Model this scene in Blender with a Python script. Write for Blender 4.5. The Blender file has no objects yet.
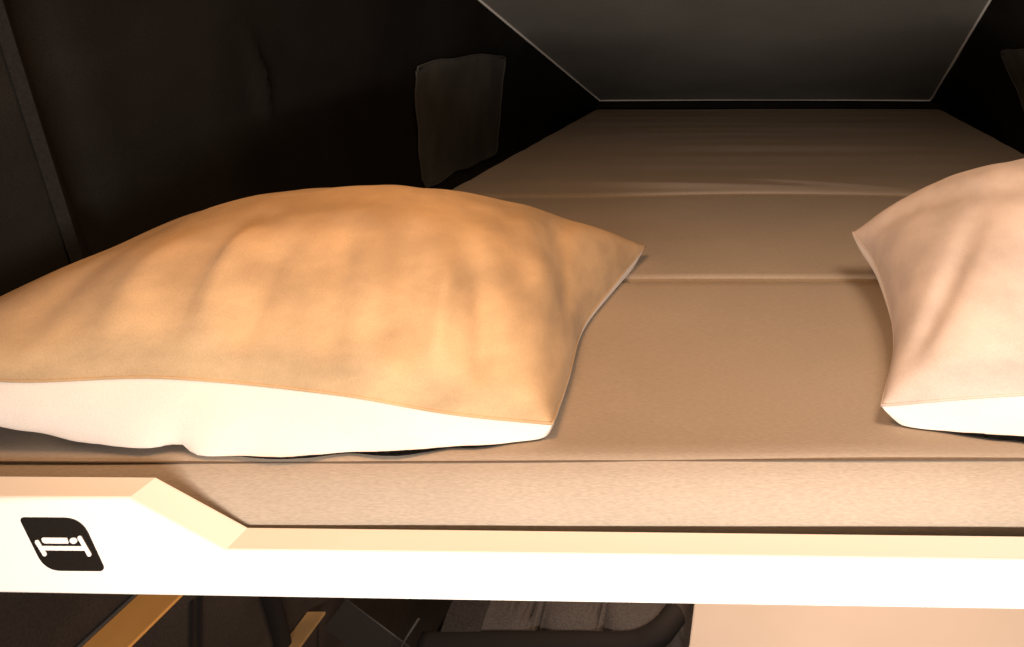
import bpy, bmesh, math, random
from mathutils import Vector, noise

random.seed(4)
SC = bpy.context.scene
COL = SC.collection
CZ = 2.20            # eye height of the photographer, standing in the camper
MT = 1.87            # height of the mattress top


# ------------------------------------------------------------------ materials
def mat(name, base, rough=0.85, var=0.0, var_scale=8.0, stretch=(1, 1, 1), fine=0.0, fine_scale=400.0,
        fine_stretch=(1, 1, 1), bump=0.0, sheen=0.0, spec=0.3, var2=None):
    m = bpy.data.materials.new(name)
    m.use_nodes = True
    nt = m.node_tree
    nt.nodes.clear()
    out = nt.nodes.new('ShaderNodeOutputMaterial')
    b = nt.nodes.new('ShaderNodeBsdfPrincipled')
    nt.links.new(b.outputs[0], out.inputs[0])
    b.inputs['Roughness'].default_value = rough
    b.inputs['Specular IOR Level'].default_value = spec
    if sheen:
        b.inputs['Sheen Weight'].default_value = sheen
        b.inputs['Sheen Roughness'].default_value = 0.5
    tc = nt.nodes.new('ShaderNodeTexCoord')

    def nz(scale, st, detail):
        mp = nt.nodes.new('ShaderNodeMapping')
        mp.inputs['Scale'].default_value = st
        nt.links.new(tc.outputs['Object'], mp.inputs[0])
        n = nt.nodes.new('ShaderNodeTexNoise')
        n.inputs['Scale'].default_value = scale
        n.inputs['Detail'].default_value = detail
        nt.links.new(mp.outputs[0], n.inputs['Vector'])
        return n
    col = None
    if var:
        n = nz(var_scale, stretch, 4)
        r = nt.nodes.new('ShaderNodeValToRGB')
        r.color_ramp.elements[0].position = 0.36
        r.color_ramp.elements[1].position = 0.64
        lo = [c * (1 - var) for c in base] if var2 is None else var2
        r.color_ramp.elements[0].color = (*lo, 1)
        r.color_ramp.elements[1].color = (*[min(1, c * (1 + var * 0.6)) for c in base], 1)
        nt.links.new(n.outputs['Fac'], r.inputs[0])
        col = r.outputs[0]
    if fine:
        n2 = nz(fine_scale, fine_stretch, 3)
        mx = nt.nodes.new('ShaderNodeMix')
        mx.data_type = 'RGBA'
        mx.blend_type = 'MULTIPLY'
        mx.inputs[0].default_value = 1.0
        r2 = nt.nodes.new('ShaderNodeValToRGB')
        r2.color_ramp.elements[0].position = 0.3
        r2.color_ramp.elements[1].position = 0.7
        v = 1 - fine
        r2.color_ramp.elements[0].color = (v, v, v, 1)
        r2.color_ramp.elements[1].color = (1, 1, 1, 1)
        nt.links.new(n2.outputs['Fac'], r2.inputs[0])
        if col is None:
            mx.inputs[6].default_value = (*base, 1)
        else:
            nt.links.new(col, mx.inputs[6])
        nt.links.new(r2.outputs[0], mx.inputs[7])
        col = mx.outputs[2]
        if bump:
            bp = nt.nodes.new('ShaderNodeBump')
            bp.inputs['Strength'].default_value = bump
            bp.inputs['Distance'].default_value = 0.001
            nt.links.new(n2.outputs['Fac'], bp.inputs['Height'])
            nt.links.new(bp.outputs[0], b.inputs['Normal'])
    if col is None:
        b.inputs['Base Color'].default_value = (*base, 1)
    else:
        nt.links.new(col, b.inputs['Base Color'])
    return m


M = {
    'suede_gold_lit': mat('suede_gold_lit', (0.48, 0.335, 0.192), 0.95, 0.20, 13, (1, 1, 2), 0.10, 700, (1, 1, 1), 0.25, 0.1, 0.1),  # same suede on both pillows; yellower light mix tinted into this one
    'suede_pale_lit': mat('suede_pale_lit', (0.50, 0.41, 0.355), 0.95, 0.15, 13, (1, 1, 2), 0.10, 700, (1, 1, 1), 0.25, 0.1, 0.1),  # that suede again, with the paler light mix worked into its colour
    'suede_under_lit': mat('suede_under_lit', (0.70, 0.63, 0.57), 0.95, 0.05, 11, (1, 1, 2.5), 0.06, 700, (1, 1, 1), 0.2, 0.1, 0.1),  # lower sides lightened: the strong front light is put into the colour
    'bed_cloth': mat('bed_cloth', (0.375, 0.315, 0.252), 0.95, 0.05, 5, (1, 1, 1), 0.22, 700, (0.30, 2.2, 2.2), 0.1, 0.15, 0.1),
    'bed_cloth_dark': mat('bed_cloth_dark', (0.10, 0.07, 0.05), 0.95),
    'rail_white': mat('rail_white', (0.84, 0.82, 0.79), 0.45, spec=0.3),
    'sign_black': mat('sign_black', (0.012, 0.009, 0.007), 0.5, fine=0.3, fine_scale=500),
    'sign_white': mat('sign_white', (0.85, 0.83, 0.80), 0.5),
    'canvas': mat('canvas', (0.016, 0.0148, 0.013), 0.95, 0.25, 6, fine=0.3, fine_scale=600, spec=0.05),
    'mesh_net': mat('mesh_net', (0.085, 0.085, 0.078), 0.9, 0.25, 14, (1, 1, 0.5), 0.3, 700, spec=0.1),
    'zip': mat('zip', (0.012, 0.0115, 0.011), 0.8, fine=0.5, fine_scale=300),
    'lining': mat('lining', (0.20, 0.20, 0.185), 0.95, 0.08, 5, fine=0.3, fine_scale=450, bump=0.3, spec=0.1),
    'piping': mat('piping', (0.75, 0.75, 0.73), 0.6),
    'board': mat('board', (0.05, 0.04, 0.035), 0.8),
    'panel_dark': mat('panel_dark', (0.056, 0.044, 0.037), 0.9, 0.2, 8, fine=0.3, fine_scale=300, spec=0.1),
    'panel_black': mat('panel_black', (0.011, 0.008, 0.007), 0.8),
    'ochre': mat('ochre', (0.98, 0.47, 0.125), 0.7, 0.12, 10, (1, 0.3, 1)),
    'ochre_dull': mat('ochre_dull', (0.42, 0.26, 0.11), 0.7, 0.25, 12),
    'seat_cloth': mat('seat_cloth', (0.095, 0.082, 0.076), 0.9, 0.12, 10, fine=0.4, fine_scale=350, bump=0.5, spec=0.1),
    'belt': mat('belt', (0.045, 0.035, 0.030), 0.85, fine=0.2, fine_scale=350),
    'metal': mat('metal', (0.055, 0.05, 0.047), 0.5),
    'counter': mat('counter', (0.60, 0.53, 0.47), 0.5, 0.03, 6),
    'floor': mat('floor', (0.06, 0.045, 0.035), 0.7, 0.2, 4),
}


# ------------------------------------------------------------------ helpers
def obj(name, bm, m, parent=None, smooth=True):
    me = bpy.data.meshes.new(name)
    bmesh.ops.recalc_face_normals(bm, faces=bm.faces)
    bm.to_mesh(me)
    bm.free()
    me.materials.append(M[m] if isinstance(m, str) else m)
    for p in me.polygons:
        p.use_smooth = smooth
    o = bpy.data.objects.new(name, me)
    COL.objects.link(o)
    if parent:
        o.parent = parent
        o.matrix_parent_inverse.identity()
        o.location = -Vector(parent['_base']) if '_base' in parent else (0, 0, 0)
    return o


def thing(name, label, cat, base, group=None):
    o = bpy.data.objects.new(name, None)
    o.empty_display_size = 0.05
    COL.objects.link(o)
    o.location = base
    o['label'] = label
    o['category'] = cat
    o['_base'] = list(base)
    if group:
        o['group'] = group
    return o


def struct(name, bm, m, smooth=True):
    o = obj(name, bm, m, None, smooth)
    o['kind'] = 'structure'
    return o


def grid_bm(fn, nu, nv, bm=None):
    bm = bm or bmesh.new()
    vs = [[bm.verts.new(fn(i / nu, j / nv)) for j in range(nv + 1)] for i in range(nu + 1)]
    for i in range(nu):
        for j in range(nv):
            bm.faces.new((vs[i][j], vs[i + 1][j], vs[i + 1][j + 1], vs[i][j + 1]))
    return bm


def box(bm, x0, x1, y0, y1, z0, z1, bev=0.0, seg=2):
    t = bmesh.new()
    bmesh.ops.create_cube(t, size=1)
    for v in t.verts:
        v.co = Vector(((x0 + x1) / 2 + v.co.x * (x1 - x0), (y0 + y1) / 2 + v.co.y * (y1 - y0), (z0 + z1) / 2 + v.co.z * (z1 - z0)))
    if bev:
        bmesh.ops.bevel(t, geom=t.edges[:], offset=bev, segments=seg, profile=0.5, affect='EDGES')
    me = bpy.data.meshes.new('tmp')
    t.to_mesh(me)
    t.free()
    bm.from_mesh(me)
    bpy.data.meshes.remove(me)
    return bm


def tube(bm, pts, r, seg=8, closed=False):
    pts = [Vector(p) for p in pts]
    n = len(pts)
    rings = []
    for i, p in enumerate(pts):
        a = pts[(i - 1) % n] if (closed or i > 0) else p
        b = pts[(i + 1) % n] if (closed or i < n - 1) else p
        t = (b - a).normalized()
        up = Vector((0, 0, 1)) if abs(t.z) < 0.9 else Vector((1, 0, 0))
        s = t.cross(up).normalized()
        w = s.cross(t)
        rings.append([bm.verts.new(p + (s * math.cos(2 * math.pi * k / seg) + w * math.sin(2 * math.pi * k / seg)) * r) for k in range(seg)])
    for i in range(n if closed else n - 1):
        A, B = rings[i], rings[(i + 1) % n]
        for k in range(seg):
            bm.faces.new((A[k], A[(k + 1) % seg], B[(k + 1) % seg], B[k]))
    if not closed:
        bm.faces.new(rings[0])
        bm.faces.new(rings[-1])
    return bm


def spline(pts, t):
    """Catmull-Rom through pts, t in 0..1."""
    pts = [Vector(p) for p in pts]
    n = len(pts) - 1
    f = min(max(t, 0), 1) * n
    i = min(int(f), n - 1)
    u = f - i
    p1, p2 = pts[i], pts[i + 1]
    p0 = pts[i - 1] if i > 0 else p1 * 2 - p2
    p3 = pts[i + 2] if i + 2 <= n else p2 * 2 - p1
    return 0.5 * ((2 * p1) + (p2 - p0) * u + (2 * p0 - 5 * p1 + 4 * p2 - p3) * u * u + (3 * p1 - p0 - 3 * p2 + p3) * u ** 3)


def lerp(a, b, t):
    return a + (b - a) * t


def smooth(a, b, x):
    # eased step from a to b (a may lie above b)
    t = min(1, max(0, (x - a) / (b - a)))
    return t * t * (3 - 2 * t)


def gau(x, s):
    return math.exp(-(x / s) ** 2)


# ------------------------------------------------------------------ roof, canvas walls
RF = (2.63, CZ - 0.295)          # far edge of the lifted roof: depth, height


def roof_z(y):
    return RF[1] + 0.364 * (RF[0] - y)


def roof_xl(y):
    return -0.58 - 0.080 * (RF[0] - y)


def roof_xr(y):
    return 0.58 - 0.071 * min(RF[0] - y, 1.0) - 0.01 * max(0, RF[0] - y - 1.0)


Y0 = 0.30


def f_roof(a, b):
    y = lerp(Y0, RF[0], a)
    x = lerp(roof_xl(y), roof_xr(y), b)
    w = 0.004 * noise.noise(Vector((x * 3, y * 3, 0)))
    edge = smooth(0, 0.03, b) * smooth(0, 0.03, 1 - b) * smooth(0, 0.02, 1 - a)
    return (x, y, roof_z(y) + w * edge + 0.006 * edge)


struct('ceiling', grid_bm(f_roof, 60, 40), 'lining')
bm = bmesh.new()
pl = [(roof_xl(y), y, roof_z(y) - 0.001) for y in [lerp(Y0, RF[0], k / 30) for k in range(31)]]
pf = [(lerp(roof_xl(RF[0]), roof_xr(RF[0]), k / 30), RF[0], RF[1] - 0.001 + 0.003 * math.sin(k / 30 * math.pi)) for k in range(1, 30)]
pr = [(roof_xr(y), y, roof_z(y) - 0.001) for y in [lerp(RF[0], Y0, k / 30) for k in range(31)]]
tube(bm, pl + pf + pr, 0.0033, 8)
struct('trim_1', bm, 'piping')


def wall_lx(y):
    return -(0.74 - 0.0651 * (y - 0.5))


def canvas_l(y, z):
    zt = roof_z(y)
    zb = 1.74
    t = (z - zb) / (zt - zb)
    x = lerp(wall_lx(y) - 0.02, roof_xl(y) - 0.002, t)
    env = math.sin(math.pi * min(1, max(0, t)))
    x -= (0.012 + 0.035 * smooth(1.7, 2.6, y)) * env
    # long upright fold beside the zip, and one short crease
    dz = z - CZ
    yz = 0.735 - 0.30 * dz
    x += env * (0.016 * gau(y - (yz - 0.01), 0.022) - 0.022 * gau(y - (yz + 0.035), 0.020))
    yc = 1.075 - 0.35 * (dz + 0.09)
    x += 0.016 * gau(y - yc, 0.010) * gau(dz + 0.09, 0.05)
    x += env * 0.007 * noise.noise(Vector((y * 3.0, z * 1.6, 3.1)))
    return x


def f_wl(a, b):
    y = lerp(Y0, 2.66, a)
    z = lerp(1.74, roof_z(y) - 0.001, b)
    return (canvas_l(y, z), y, z)


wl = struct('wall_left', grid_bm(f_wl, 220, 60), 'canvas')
bm = bmesh.new()
zp = []
for k in range(41):
    z = lerp(CZ - 0.33, CZ + 0.22, k / 40)
    y = 0.722 - 0.30 * (z - CZ)
    zp.append((y, z))
for i in range(40):
    q = [(canvas_l(y + o, z) + 0.0025, y + o, z) for (y, z), o in ((zp[i], -0.006), (zp[i], 0.006), (zp[i + 1], 0.006), (zp[i + 1], -0.006))]
    bm.faces.new([bm.verts.new(c) for c in q])
bmesh.ops.remove_doubles(bm, verts=bm.verts, dist=1e-5)
obj('zipper', bm, 'zip', wl)


def canvas_r(y, z):
    zt = roof_z(y)
    t = (z - 1.74) / (zt - 1.74)
    x = lerp(0.690, roof_xr(y) + 0.002, min(1, max(0, t)) ** 1.2)
    return x + (0.012 + 0.080 * smooth(1.8, 2.5, y)) * math.sin(math.pi * min(1, max(0, t))) + 0.006 * noise.noise(Vector((y * 3, z * 2, 9)))


def f_wr(a, b):
    y = lerp(Y0, 2.66, a)
    z = lerp(1.74, roof_z(y) - 0.001, b)
    return (canvas_r(y, z), y, z)


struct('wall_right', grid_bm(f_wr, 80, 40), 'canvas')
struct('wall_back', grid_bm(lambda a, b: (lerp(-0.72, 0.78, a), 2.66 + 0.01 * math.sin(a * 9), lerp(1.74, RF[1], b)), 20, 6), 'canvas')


def f_win(fx, side, y0, y1, z0, z1):
    def g(a, b):
        y = lerp(y0, y1, a)
        z = lerp(z0, z1, b)
        # limp netting: wavy outline, rounded corners
        cx = 1 - 0.06 * max(0, 2 * abs(b - 0.5) - 0.86) / 0.14
        y = lerp((y0 + y1) / 2, y, cx)
        y += 0.010 * noise.noise(Vector((a * 3, b * 4, side))) + 0.045 * (1 - b) * (1 - a)
        z += 0.008 * noise.noise(Vector((a * 4, b * 3, side + 5))) - 0.012 * (1 - a) * (1 - b)
        if b > 0.95:
            z -= 0.010 * abs(2 * a - 1) ** 4
        w = 0.003 * noise.noise(Vector((a * 6 + b * 3, b * 3, side + 2)))
        return (fx(y, z) - side * (0.006 + w), y, z)
    return g


def net_window(name, fx, side, y0, y1, z0, z1):
    g = f_win(fx, side, y0, y1, z0, z1)
    w = struct(name, grid_bm(g, 40, 40), 'mesh_net')
    e = 0.0
    path = [g(0, k / 30) for k in range(31)] + [g(k / 30, 1) for k in range(1, 31)] + \
           [g(1, 1 - k / 30) for k in range(1, 31)] + [g(1 - k / 30, 0) for k in range(1, 30)]
    obj('window_hem', tube(bmesh.new(), path, 0.0022, 6, True), 'mesh_net', w)


net_window('window_1', canvas_l, -1, 1.472, 1.875, CZ - 0.338, CZ - 0.091)
net_window('window_2', canvas_r, 1, 1.38, 1.80, CZ - 0.335, CZ - 0.076)

# ------------------------------------------------------------------ mattress
XL, XR = -0.60, 0.622
YF, YB = 0.552, 2.63
TH = 0.06
mattress = thing('mattress', 'long taupe woven mattress filling the roof bed behind the white rail', 'mattress', (0.01, 1.59, MT - TH))


def m_top(x, y):
    """height offset of the cover."""
    h = 0.0012 * noise.noise(Vector((x * 4, y * 4, 0)))
    h += 0.0022 * noise.noise(Vector((x * 1.5, y * 12, 4))) * smooth(1.3, 1.5, y)
    # soft puckers beside the second fold
    for (xa, xb, ya, yb, hh) in ((-0.36, 0.22, 1.46, 1.40, 0.004), (-0.10, 0.30, 1.50, 1.40, 0.005), (-0.5, -0.05, 1.50, 1.42, 0.003)):
        t = (x - xa) / (xb - xa)
        if 0 < t < 1:
            h += hh * math.sin(math.pi * t) * gau(y - lerp(ya, yb, t), 0.018)
    return h


def section(name, y0, y1, front_round=False, lift=0.0, wav0=0.0, wav1=0.0):
    def yy(x, y, w):
        return y + w * (0.5 * math.sin(x * 4.1 + 1.0) + 0.5 * math.sin(x * 9 + 2))
    prof = []      # (t along, y, z) cross-section from front bottom over the top to rear bottom
    r = 0.006
    pts = []
    if front_round:
        pts += [(y0 + 0.004, -TH), (y0 - 0.008, -0.056), (y0 - 0.0125, -0.049), (y0 - 0.0138, -0.040), (y0 - 0.0125, -0.030), (y0 - 0.0085, -0.019), (y0 - 0.003, -0.010), (y0 + 0.003, -0.0050), (y0 + 0.0075, -0.0030), (y0 + 0.010, -0.0012)]
    else:
        pts += [(y0, -TH), (y0, -0.012), (y0 + 0.0015, -0.005), (y0 + 0.005, -0.0015)]
    n = 30 if front_round else 110
    for k in range(n + 1):
        pts.append((lerp(y0 + 0.016, y1 - 0.012, k / n), 0.0))
    pts += [(y1 - 0.005, -0.0015), (y1 - 0.0015, -0.005), (y1, -0.012), (y1, -TH)]
    bm = bmesh.new()
    nx = 120
    rows = []
    for i in range(nx + 1):
        a = i / nx
        row = []
        for (y, z) in pts:
            x = lerp(XL - 0.075 * smooth(1.35, 0.6, y), XR, a)
            ex = min(a, 1 - a) * (XR - XL)
            zz = z
            if z > -0.02:
                zz += m_top(x, y) + lift
                zz -= 0.007 * (1 - smooth(0, 0.02, ex)) ** 2
            w = wav0 * (1 - (y - y0) / (y1 - y0)) + wav1 * ((y - y0) / (y1 - y0))
            if front_round and y < y0 + 0.012:
                y = y + 0.0016 * noise.noise(Vector((x * 7, z * 20, 0))) + 0.0012 * math.sin(x * 5)
            row.append(bm.verts.new((x, yy(x, y, w), MT + zz)))
        rows.append(row)
    for i in range(nx):
        for j in range(len(pts) - 1):
            bm.faces.new((rows[i][j], rows[i + 1][j], rows[i + 1][j + 1], rows[i][j + 1]))
    for row in (rows[0], rows[-1]):
        bm.faces.new(row)
    for i in range(nx):
        bm.faces.new((rows[i][0], rows[i][-1], rows[i + 1][-1], rows[i + 1][0]))
    return obj(name, bm, 'bed_cloth', mattress)


section('front_cushion', YF, 0.936, True, 0.0, 0.0, 0.003)
section('middle_cushion', 0.937, 1.375, False, 0.001, 0.003, 0.012)
section('rear_cushion', 1.377, YB, False, 0.004, 0.012, 0.0)
bm = bmesh.new()
sp = [(lerp(XL - 0.065, XR - 0.01, k / 80), 0) for k in range(81)]
tube(bm, [(x, YF + 0.0075 + 0.0012 * math.sin(x * 6 + 1), MT - 0.0021 + 0.0006 * math.sin(x * 5)) for x, _ in sp], 0.0008, 6)
obj('front_seam', bm, 'bed_cloth_dark', mattress)
# ------------------------------------------------------------------ bed frame with white front rail
frame = thing('bed_frame', 'glossy white bed rail with a raised left end and a black bed symbol', 'bed frame', (0.0, 0.55, CZ - 0.393))


def rail_y(x):      # the rail runs very slightly askew
    return 0.5045 - 0.012 * x


ZB = CZ - 0.397
ZLO, ZHI = CZ - 0.3640, CZ - 0.3288


def rail_bm():
    bm = bmesh.new()
    xs = [-0.715, -0.434, -0.368, 0.62]
    zs = [ZHI, ZHI, ZLO, ZLO - 0.003]
    fr, bk = [], []
    fb, bb = [], []
    for x, z in zip(xs, zs):
        y = rail_y(x)
        fr.append(bm.verts.new((x, y, z)))
        bk.append(bm.verts.new((x, y + 0.0255, z)))
        zb = ZB + 0.0038 - (x + 0.5) * 0.0072
        fb.append(bm.verts.new((x, y, zb)))
        bb.append(bm.verts.new((x, y + 0.0255, zb)))
    for i in range(3):
        bm.faces.new((fr[i], fb[i], fb[i + 1], fr[i + 1]))
        bm.faces.new((bk[i], fr[i], fr[i + 1], bk[i + 1]))
        bm.faces.new((bb[i], bk[i], bk[i + 1], bb[i + 1]))
        bm.faces.new((fb[i], bb[i], bb[i + 1], fb[i + 1]))
    for i in (0, 3):
        bm.faces.new((fr[i], bk[i], bb[i], fb[i]))
    bmesh.ops.recalc_face_normals(bm, faces=bm.faces)
    ed = [e for e in bm.edges if e.calc_face_angle(0) > 0.3 and abs(e.verts[0].co.x - e.verts[1].co.x) > 0.01]
    ft = [e for e in ed if e.verts[0] in fr and e.verts[1] in fr]
    n0 = [e for e in ed if e not in ft]
    bmesh.ops.bevel(bm, geom=ft, offset=0.0038, segments=8, profile=0.5, affect='EDGES')
    n0 = [e for e in n0 if e.is_valid]
    bmesh.ops.bevel(bm, geom=n0, offset=0.0015, segments=3, profile=0.5, affect='EDGES')
    return bm


rail = obj('front_rail', rail_bm(), 'rail_white', frame, False)
for p in rail.data.polygons:
    p.use_smooth = abs(p.normal.y) < 0.995 and abs(p.normal.y) > 0.02
bm = bmesh.new()
box(bm, -0.60, 0.61, 0.545, 2.60, MT - TH - 0.016, MT - TH - 0.001, 0.002)
obj('base_board', bm, 'board', frame, False)
bm = bmesh.new()
box(bm, -0.70, 0.62, 0.5335, 0.5435, MT - TH - 0.016, MT - TH - 0.001, 0.001)
obj('inner_lip', bm, 'board', frame, False)


# bed symbol on a slanted black plate, on the raised end of the rail
def sign_pt(zx, zy, out):
    """zx, zy: position on the sign in sign units (10 units = 1.39 px of photo = ~0.94 mm)"""
    k = 0.5085 / 750 / 7.19
    x = (zx - 12 - 765 * 7.19) * k
    z = CZ - (zy + 7 + (500 - 16) * 7.19) * k
    return Vector((x, rail_y(x) - out, z))


def poly_plate(bm, pts, o0, o1):
    a = [bm.verts.new(sign_pt(x, y, o0)) for x, y in pts]
    b = [bm.verts.new(sign_pt(x, y, o1)) for x, y in pts]
    bm.faces.new(b)
    n = len(pts)
    for i in range(n):
        bm.faces.new((a[i], a[(i + 1) % n], b[(i + 1) % n], b[i]))


def rounded(poly, rads, seg=10):
    out = []
    n = len(poly)
    for i in range(n):
        p = Vector(poly[i])
        a = (Vector(poly[i - 1]) - p).normalized()
        b = (Vector(poly[(i + 1) % n]) - p).normalized()
        r = rads[i]
        p1, p2 = p + a * r, p + b * r
        for k in range(seg + 1):
            t = k / seg
            q = p1 * (1 - t) ** 2 + p * 2 * t * (1 - t) + p2 * t * t
            out.append((q.x, q.y))
    return out


def capsule(x0, y0, x1, y1, r, seg=8):
    d = Vector((x1 - x0, y1 - y0)).normalized()
    n = Vector((-d.y, d.x))
    pts = []
    for (cx, cy, s) in ((x1, y1, 1), (x0, y0, -1)):
        for k in range(seg + 1):
            an = math.pi * (k / seg - 0.5)
            v = (d * math.cos(an) + n * math.sin(an)) * s
            pts.append((cx + v.x * r, cy + v.y * r))
    return pts


bm = bmesh.new()
poly_plate(bm, rounded([(130, 130), (583, 130), (762, 512), (322, 512)], [42, 130, 48, 120]), -0.0005, 0.0006)
plate = obj('symbol_plate', bm, 'sign_black', frame, False)
plate['label'] = 'black slanted plate with a white lying-in-bed symbol'
bm = bmesh.new()
poly_plate(bm, capsule(266, 303, 322, 391, 15), 0.0006, 0.0009)
poly_plate(bm, capsule(577, 271, 647, 391, 15), 0.0006, 0.00092)
poly_plate(bm, [(294, 331), (600, 331), (614, 363), (312, 363)], 0.0006, 0.00088)
poly_plate(bm, rounded([(292, 271), (484, 271), (498, 313), (312, 313)], [24, 8, 8, 18], 6), 0.0006, 0.0009)
poly_plate(bm, [(532 + 28 * math.cos(k / 24 * 2 * math.pi), 292 + 22 * math.sin(k / 24 * 2 * math.pi)) for k in range(24)], 0.0006, 0.0009)
sym = obj('bed_symbol', bm, 'sign_white', None, False)
sym.parent = plate
sym['label'] = 'white pictogram of a person lying in a bed'


# ------------------------------------------------------------------ pillows
def pillow(name, label, m, FL, FR, RR, RL, front, right, rear, left, T, B, folds, seed, bulge, sag, peak=(0, 0), lobes=()):
    """corners and edge curves give the seam line; a plump upper and a lower sheet grow from it.
    u runs left to right, v front to rear."""
    N = 130
    base = ((FL[0] + FR[0]) / 2, (FL[1] + RL[1]) / 2, MT + 0.002)
    t = thing(name, label, 'pillow', base, 'suede pillows on the mattress')
    V3 = lambda p: Vector((p[0], p[1], MT + p[2]))
    cF = [V3(p) for p in [FL] + front + [FR]]
    cB = [V3(p) for p in [RL] + rear + [RR]]
    cL = [V3(p) for p in [FL] + left + [RL]]
    cR = [V3(p) for p in [FR] + right + [RR]]
    c00, c10, c01, c11 = V3(FL), V3(FR), V3(RL), V3(RR)

    def mid(a, b):
        f, r = spline(cF, a), spline(cB, a)
        l, g = spline(cL, b), spline(cR, b)
        return f.lerp(r, b) + l.lerp(g, a) - (c00 * (1 - a) * (1 - b) + c10 * a * (1 - b) + c01 * (1 - a) * b + c11 * a * b)

    def warp(k):   # denser rows near the seam
        return 0.5 - 0.5 * math.cos(math.pi * k / N)

    def surf(a, b, s):
        u, v = 2 * a - 1, 2 * b - 1
        p = mid(a, b)
        up, vp = u - peak[0] * (1 - u * u), v - peak[1] * (1 - v * v)
        pu, pv = max(0, 1 - abs(up) ** 2.2), max(0, 1 - abs(vp) ** 2.2)
        if s > 0:
            pr = (pu * pv) ** 0.56
            h = T * pr
            # folds radiating from the seam
            for (u0, v0, u1, v1, amp, w) in folds:
                d = Vector((u1 - u0, v1 - v0))
                L = d.length
                q = Vector((u - u0, v - v0))
                al = q.dot(d) / (L * L)
                ac = (q.x * d.y - q.y * d.x) / L
                en = smooth(-0.15, 0.15, al) * (1 - smooth(0.45, 1.1, al))
                h += amp * gau(ac, w) * en * min(1, pr * 2.6)
            h += 0.0040 * noise.noise(Vector((u * 2.6 + seed, v * 1.7, 0))) * min(1, pr * 2)
            h += 0.0016 * noise.noise(Vector((u * 9 + seed, v * 3.0, 2))) * min(1, pr * 2)
            p = p + Vector((0, 0, h))
            # plumpness pushes the faces outward a little past the seam
            p.y -= 0.0025 * gau(v + 0.95, 0.06) * smooth(0.0, 0.25, pr) * (1 + 0.8 * noise.noise(Vector((u * 6 + seed, 1, 1))))
            ed = gau(u - 0.86, 0.10) + 0
            p.x += 0.006 * ed * pr
        else:
            pr = (pu * pv) ** 0.40
            lob = 1.0
            for (uc, w, amp) in lobes:
                lob += amp * gau(u - uc, w)
            h = B * pr * lob
            h += 0.0030 * noise.noise(Vector((u * 7 + seed, v * 3, 7))) * min(1, pr * 3)
            p = p - Vector((0, 0, h))
            p.y -= bulge * lob * gau(v + 0.80, 0.28) * min(1, pr * 1.5)
            p.y -= 0.007 * noise.noise(Vector((u * 8 + v * 2.5 + seed, v * 2, 3))) * gau(v + 0.85, 0.2) * min(1, pr * 2)
            lo = MT + 0.0015 + (sag(u) if v < 0.2 else 0)
            if p.z < lo:
                p.z = lo + 0.0
        return p

    for s_, nm, mm in ((1, 'upper_cover', m), (-1, 'lower_cover', 'suede_under_lit')):
        bm = bmesh.new()
        g = [[bm.verts.new(surf(warp(i), warp(j), s_)) for j in range(N + 1)] for i in range(N + 1)]
        for i in range(N):
            for j in range(N):
                q = (g[i][j], g[i + 1][j], g[i + 1][j + 1], g[i][j + 1])
                bm.faces.new(q if s_ > 0 else q[::-1])
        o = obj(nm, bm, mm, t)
        o['label'] = 'tan suede upper side' if s_ > 0 else 'lower side below the seam, front light painted in pale'
    bm = bmesh.new()
    path = []
    for (c, rev) in ((cF, 0), (cR, 0), (cB, 1), (cL, 1)):
        for k in range(60):
            s = k / 60
            path.append(spline(c, 1 - s if rev else s))
    tube(bm, path, 0.0013, 6, True)
    obj('seam', bm, m, t)
    return t


pillow('pillow', 'large suede pillow, golden light tinted in, lying on the mattress at the left', 'suede_gold_lit',
       (-0.700, 0.585, 0.060), (-0.166, 0.585, 0.012), (-0.163, 1.020, 0.017), (-0.665, 0.930, 0.050),
       [(-0.580, 0.572, 0.052), (-0.463, 0.576, 0.0525), (-0.335, 0.577, 0.040), (-0.244, 0.580, 0.023)],
       [(-0.176, 0.675, 0.009), (-0.189, 0.777, 0.008), (-0.183, 0.870, 0.009)],
       [(-0.50, 0.945, 0.050), (-0.33, 0.955, 0.045)],
       [(-0.693, 0.70, 0.06), (-0.69, 0.82, 0.06)],
       0.108, 0.085,
       [(-0.12, -1.0, -0.16, -0.35, 0.010, 0.035), (-0.02, -1.0, -0.02, -0.5, -0.008, 0.035), (0.20, -1.0, 0.10, -0.3, -0.008, 0.05),
        (0.42, -1.0, 0.30, -0.25, -0.010, 0.06), (0.55, -1.0, 0.50, -0.4, 0.007, 0.04), (0.72, -1.0, 0.58, -0.3, -0.009, 0.05),
        (-0.35, -1.0, -0.40, -0.4, 0.007, 0.06), (0.96, -0.25, 0.66, 0.95, -0.008, 0.05), (0.86, -0.35, 0.54, 0.85, 0.006, 0.07), (-0.6, -1.0, -0.62, -0.4, -0.006, 0.07)],
       1.7, 0.046, lambda u: 0.0 if u > -0.12 else 0.004, (0.22, 0.0),
       [(-0.13, 0.05, -0.16), (-0.60, 0.25, -0.12)])

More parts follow.
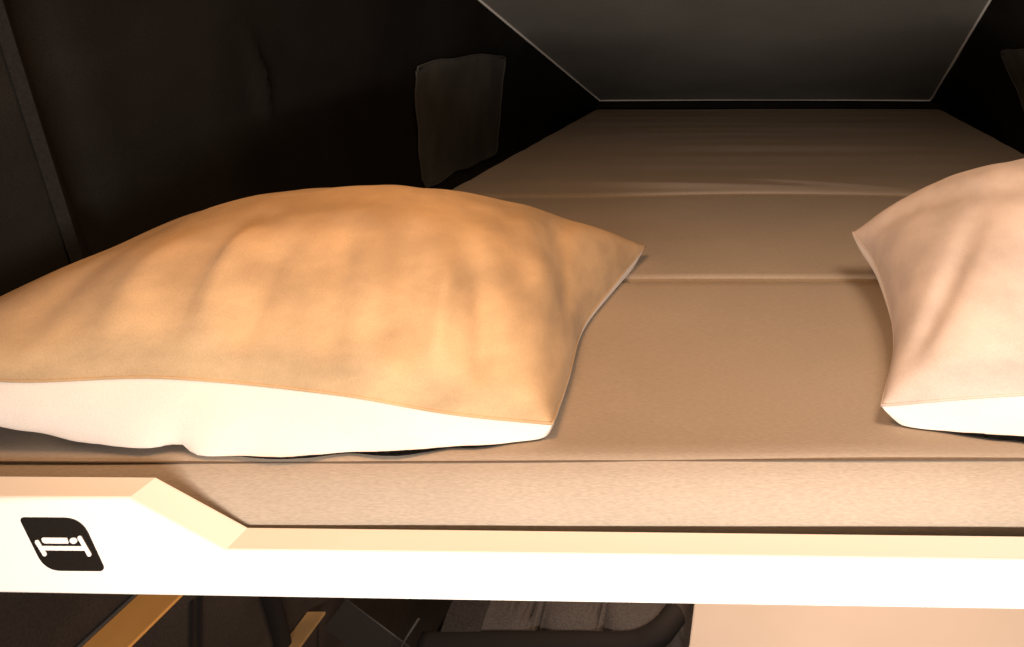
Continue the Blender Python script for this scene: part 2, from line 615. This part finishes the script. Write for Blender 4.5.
pillow('pillow', 'suede pillow, pale peach light tinted in, lying on the mattress at the right, cut by the frame', 'suede_pale_lit',
       (0.094, 0.605, 0.016), (0.590, 0.580, 0.060), (0.585, 0.960, 0.080), (0.109, 0.942, 0.058),
       [(0.20, 0.600, 0.027), (0.33, 0.590, 0.036), (0.46, 0.585, 0.05)],
       [(0.60, 0.70, 0.065), (0.60, 0.83, 0.075)],
       [(0.25, 0.92, 0.065), (0.43, 0.93, 0.08)],
       [(0.119, 0.690, 0.024), (0.128, 0.780, 0.035), (0.125, 0.870, 0.048)],
       0.125, 0.085,
       [(-1.0, 0.7, -0.35, -0.2, -0.006, 0.09), (-0.95, 0.95, -0.1, 0.3, 0.005, 0.14), (-0.4, -1.0, -0.45, -0.4, -0.007, 0.05),
        (-0.2, -1.0, -0.3, -0.3, 0.007, 0.06), (-0.9, -0.9, -0.55, -0.1, -0.008, 0.07)],
       6.3, 0.056, lambda u: 0.0, (0.0, 0.0))

# ------------------------------------------------------------------ cabin under the bed
bm = bmesh.new()
box(bm, -0.95, 0.95, -0.6, 3.0, -0.02, 0.0)
struct('floor', bm, 'floor', False)
bm = bmesh.new()
box(bm, -0.835, -0.816, 0.0, 3.0, 0.0, 1.735)
wside = struct('wall_side', bm, 'panel_dark', False)
bm = bmesh.new()
box(bm, -0.83, 0.9, 2.2, 2.22, 0.0, 1.735)
struct('wall_rear', bm, 'panel_black', False)

bm = bmesh.new()
box(bm, -0.815, -0.757, 0.0, 2.15, 0.0, 1.445)
side_box = thing('side_cabinet', 'dark brown side panel under the bed beside the ochre ledge', 'cabinet', (-0.785, 1.07, 0.0))
obj('panel', bm, 'panel_dark', side_box, False)
bm = bmesh.new()
for y in (0.985, 0.999):
    box(bm, -0.7555, -0.7525, y, y + 0.004, 0.3, 1.43)
obj('panel_joint', bm, 'panel_black', side_box, False)
bm = bmesh.new()
tube(bm, [(-0.752, 1.10 + 0.09 * math.sin(k / 20 * 1.5), 1.42 - 0.34 * k / 20) for k in range(21)], 0.012, 10)
obj('window_surround', bm, 'panel_black', side_box)

ledge = thing('ledge', 'long ochre ledge strip running along the dark side panel under the bed', 'ledge', (-0.783, 1.0, 1.4455))
bm = bmesh.new()
box(bm, -0.8148, -0.757, 0.0, 2.15, 1.4455, 1.4500, 0.001)
obj('ledge_strip', bm, 'ochre', ledge, False)
bm = bmesh.new()
tube(bm, [(-0.8125, 0.0, 1.4535), (-0.8125, 2.15, 1.4535)], 0.0030, 6)
obj('edge_bead', bm, 'metal', ledge)

grab = thing('ochre_strip', 'short ochre strip on the dark panel, to the right of the long ledge', 'strip', (-0.735, 1.2, 1.214))
bm = bmesh.new()
box(bm, -0.754, -0.724, 1.04, 1.236, 1.214, 1.219, 0.001)
obj('strip_face', bm, 'ochre_dull', grab, False)

# bench seat with quilted backrest
bench = thing('bench_seat', 'dark grey bench seat with a creased padded backrest under the bed', 'seat', (-0.33, 1.4, 0.0))


def backrest():
    prof = [(0.0, -0.55), (-0.005, -0.40), (-0.010, -0.20), (-0.008, -0.10), (-0.002, -0.055), (0.006, -0.030), (0.018, -0.012),
            (0.035, -0.002), (0.065, 0.004), (0.11, 0.004), (0.15, -0.003), (0.19, -0.02), (0.21, -0.06), (0.21, -0.55)]
    bm = bmesh.new()
    nx = 160
    rows = []
    x0, x1 = -0.56, -0.125
    for i in range(nx + 1):
        x = lerp(x0, x1, i / nx)
        ex = min(x - x0, x1 - x)
        row = []
        for (y, z) in prof:
            k = 0.0
            for c, sl in ((-0.365, -0.60), (-0.261, -0.42), (-0.146, -0.38), (-0.50, -0.7)):
                xc = x - c - sl * (min(y, 0.12) - 0.012)
                k += gau(xc, 0.004) + 0.35 * gau(xc, 0.018) + 0.5 * gau(xc + 0.010, 0.003)
            sh = 0.020 * k * (1 if z > -0.3 else 0.3)
            rd = 0.05 * (1 - smooth(0, 0.05, ex)) ** 2
            zz = z - (sh + rd * (1 if z > -0.2 else 0))
            yy = y + (sh if z < -0.02 else 0)
            row.append(bm.verts.new((x, 1.213 + yy, 1.200 + zz + 0.002 * noise.noise(Vector((x * 20, y * 20, 0))))))
        rows.append(row)
    for i in range(nx):
        for j in range(len(prof) - 1):
            bm.faces.new((rows[i][j], rows[i + 1][j], rows[i + 1][j + 1], rows[i][j + 1]))
    bm.faces.new(rows[0])
    bm.faces.new(rows[-1])
    for i in range(nx):
        bm.faces.new((rows[i][0], rows[i][-1], rows[i + 1][-1], rows[i + 1][0]))
    return bm


obj('backrest', backrest(), 'seat_cloth', bench)
bm = bmesh.new()
tube(bm, [spline([(-0.56, 1.218, 1.174), (-0.44, 1.218, 1.175), (-0.31, 1.218, 1.175), (-0.22, 1.219, 1.175), (-0.175, 1.230, 1.187), (-0.150, 1.262, 1.195)], k / 40) for k in range(41)], 0.021, 16)
roll = obj('front_shade_roll', bm, 'panel_black', bench)  # added part: its black stands in for the shaded backrest front
roll['label'] = 'dark roll added for the shade on the front of the backrest'
bm = bmesh.new()
box(bm, -0.56, -0.125, 0.75, 1.40, 0.42, 0.60, 0.04, 4)
obj('seat_cushion', bm, 'seat_cloth', bench)
bm = bmesh.new()
box(bm, -0.55, -0.13, 0.80, 1.38, 0.0, 0.42, 0.005)
obj('seat_base', bm, 'panel_black', bench, False)
bm = bmesh.new()
grid_bm(lambda a, b: (lerp(-0.53, -0.465, a), lerp(1.21, 1.32, b), 1.2035 + 0.006 * math.sin(b * 3) - 0.018 * (1 - b) ** 3), 8, 8, bm)
r = bmesh.ops.solidify(bm, geom=bm.faces[:], thickness=0.004)
obj('fabric_tab', bm, 'seat_cloth', bench)

# seat belt hanging beside the bench
belt = thing('seat_belt', 'dark brown seat belt slanting down beside the padded backrest', 'seat belt', (-0.65, 1.25, 1.1))
bm = bmesh.new()
P0, P1 = Vector((-0.729, 1.272, 1.187)), Vector((-0.592, 1.272, 1.084))
dirv = (P1 - P0).normalized()
wv = Vector((0.60, 0.0, 0.80))
wv = (wv - dirv * wv.dot(dirv)).normalized() * 0.030
nn = dirv.cross(wv).normalized() * 0.0012
for i in range(20):
    a, b = P0.lerp(P1, i / 20), P0.lerp(P1, (i + 1) / 20)
    for s in (1, -1):
        bm.faces.new([bm.verts.new(c) for c in (a - wv + nn * s, a + wv + nn * s, b + wv + nn * s, b - wv + nn * s)])
bmesh.ops.remove_doubles(bm, verts=bm.verts, dist=1e-5)
obj('webbing', bm, 'belt', belt)
bm = bmesh.new()
tube(bm, [P0 + wv, P1 + wv], 0.0014, 6)
obj('webbing_edge', bm, 'metal', belt)
bm = bmesh.new()
tube(bm, [(-0.570, 1.235, 1.208), (-0.590, 1.225, 1.178), (-0.60, 1.215, 1.155)], 0.0022, 8)
obj('buckle', bm, 'metal', belt)

# counter at the right
counter = thing('counter', 'pale beige counter at lower right beneath the white bed rail', 'counter', (0.33, 1.3, 0.0))
bm = bmesh.new()
box(bm, -0.121, 0.80, 0.70, 2.15, 1.170, 1.200, 0.003)
obj('worktop', bm, 'counter', counter, False)
bm = bmesh.new()
box(bm, -0.110, 0.80, 0.72, 2.15, 0.0, 1.170, 0.002)
obj('cabinet_body', bm, 'counter', counter, False)

# ------------------------------------------------------------------ light
def area(name, loc, target, size, power, color, shape='DISK', spread=math.pi):
    l = bpy.data.lights.new(name, 'AREA')
    l.shape = shape
    l.size = size
    l.energy = power
    l.color = color
    l.spread = spread
    o = bpy.data.objects.new(name, l)
    COL.objects.link(o)
    o.location = loc
    o.rotation_euler = (Vector(target) - Vector(loc)).to_track_quat('-Z', 'Y').to_euler()
    return o


WARM = (1.0, 0.66, 0.38)
area('roof_lamp', (-0.30, 0.52, CZ + 0.40), (-0.25, 0.70, MT), 0.32, 3.15, (1.0, 0.52, 0.23), 'DISK', math.radians(142))
area('roof_lamp', (0.32, 0.48, CZ + 0.40), (0.30, 0.66, MT), 0.32, 3.25, (1.0, 0.70, 0.48), 'DISK', math.radians(142))
fl = area('front_lamp', (0.0, -0.25, CZ - 0.28), (0.0, 0.6, CZ - 0.36), 0.75, 17.5, (1.0, 0.86, 0.75), 'RECTANGLE')
fl.data.size_y = 0.06
cl = area('counter_fill', (0.20, 1.32, 1.77), (0.20, 1.32, 1.2), 0.95, 6.5, (1.0, 0.68, 0.47), 'RECTANGLE')  # added fill light under the bed, brightens counter, bench and ledge
cl.data.size_y = 0.10

w = bpy.data.worlds.new('World')
SC.world = w
w.use_nodes = True
w.node_tree.nodes['Background'].inputs[0].default_value = (1.0, 0.72, 0.45, 1)
w.node_tree.nodes['Background'].inputs[1].default_value = 0.025

# ------------------------------------------------------------------ camera
cd = bpy.data.cameras.new('Camera')
cam = bpy.data.objects.new('Camera', cd)
COL.objects.link(cam)
cam.location = (0, 0, CZ)
cam.rotation_euler = (math.pi / 2, 0, 0)
cd.sensor_width = 36
cd.lens = 750 / 1024 * 36
cd.shift_x = -253 / 1024
cd.shift_y = -(323.5 - 16) / 1024
cd.clip_start = 0.02
SC.camera = cam
SC.view_settings.view_transform = 'Standard'
SC.view_settings.look = 'None'
SC.view_settings.exposure = 0.0
for o in SC.objects:
    if '_base' in o:
        del o['_base']
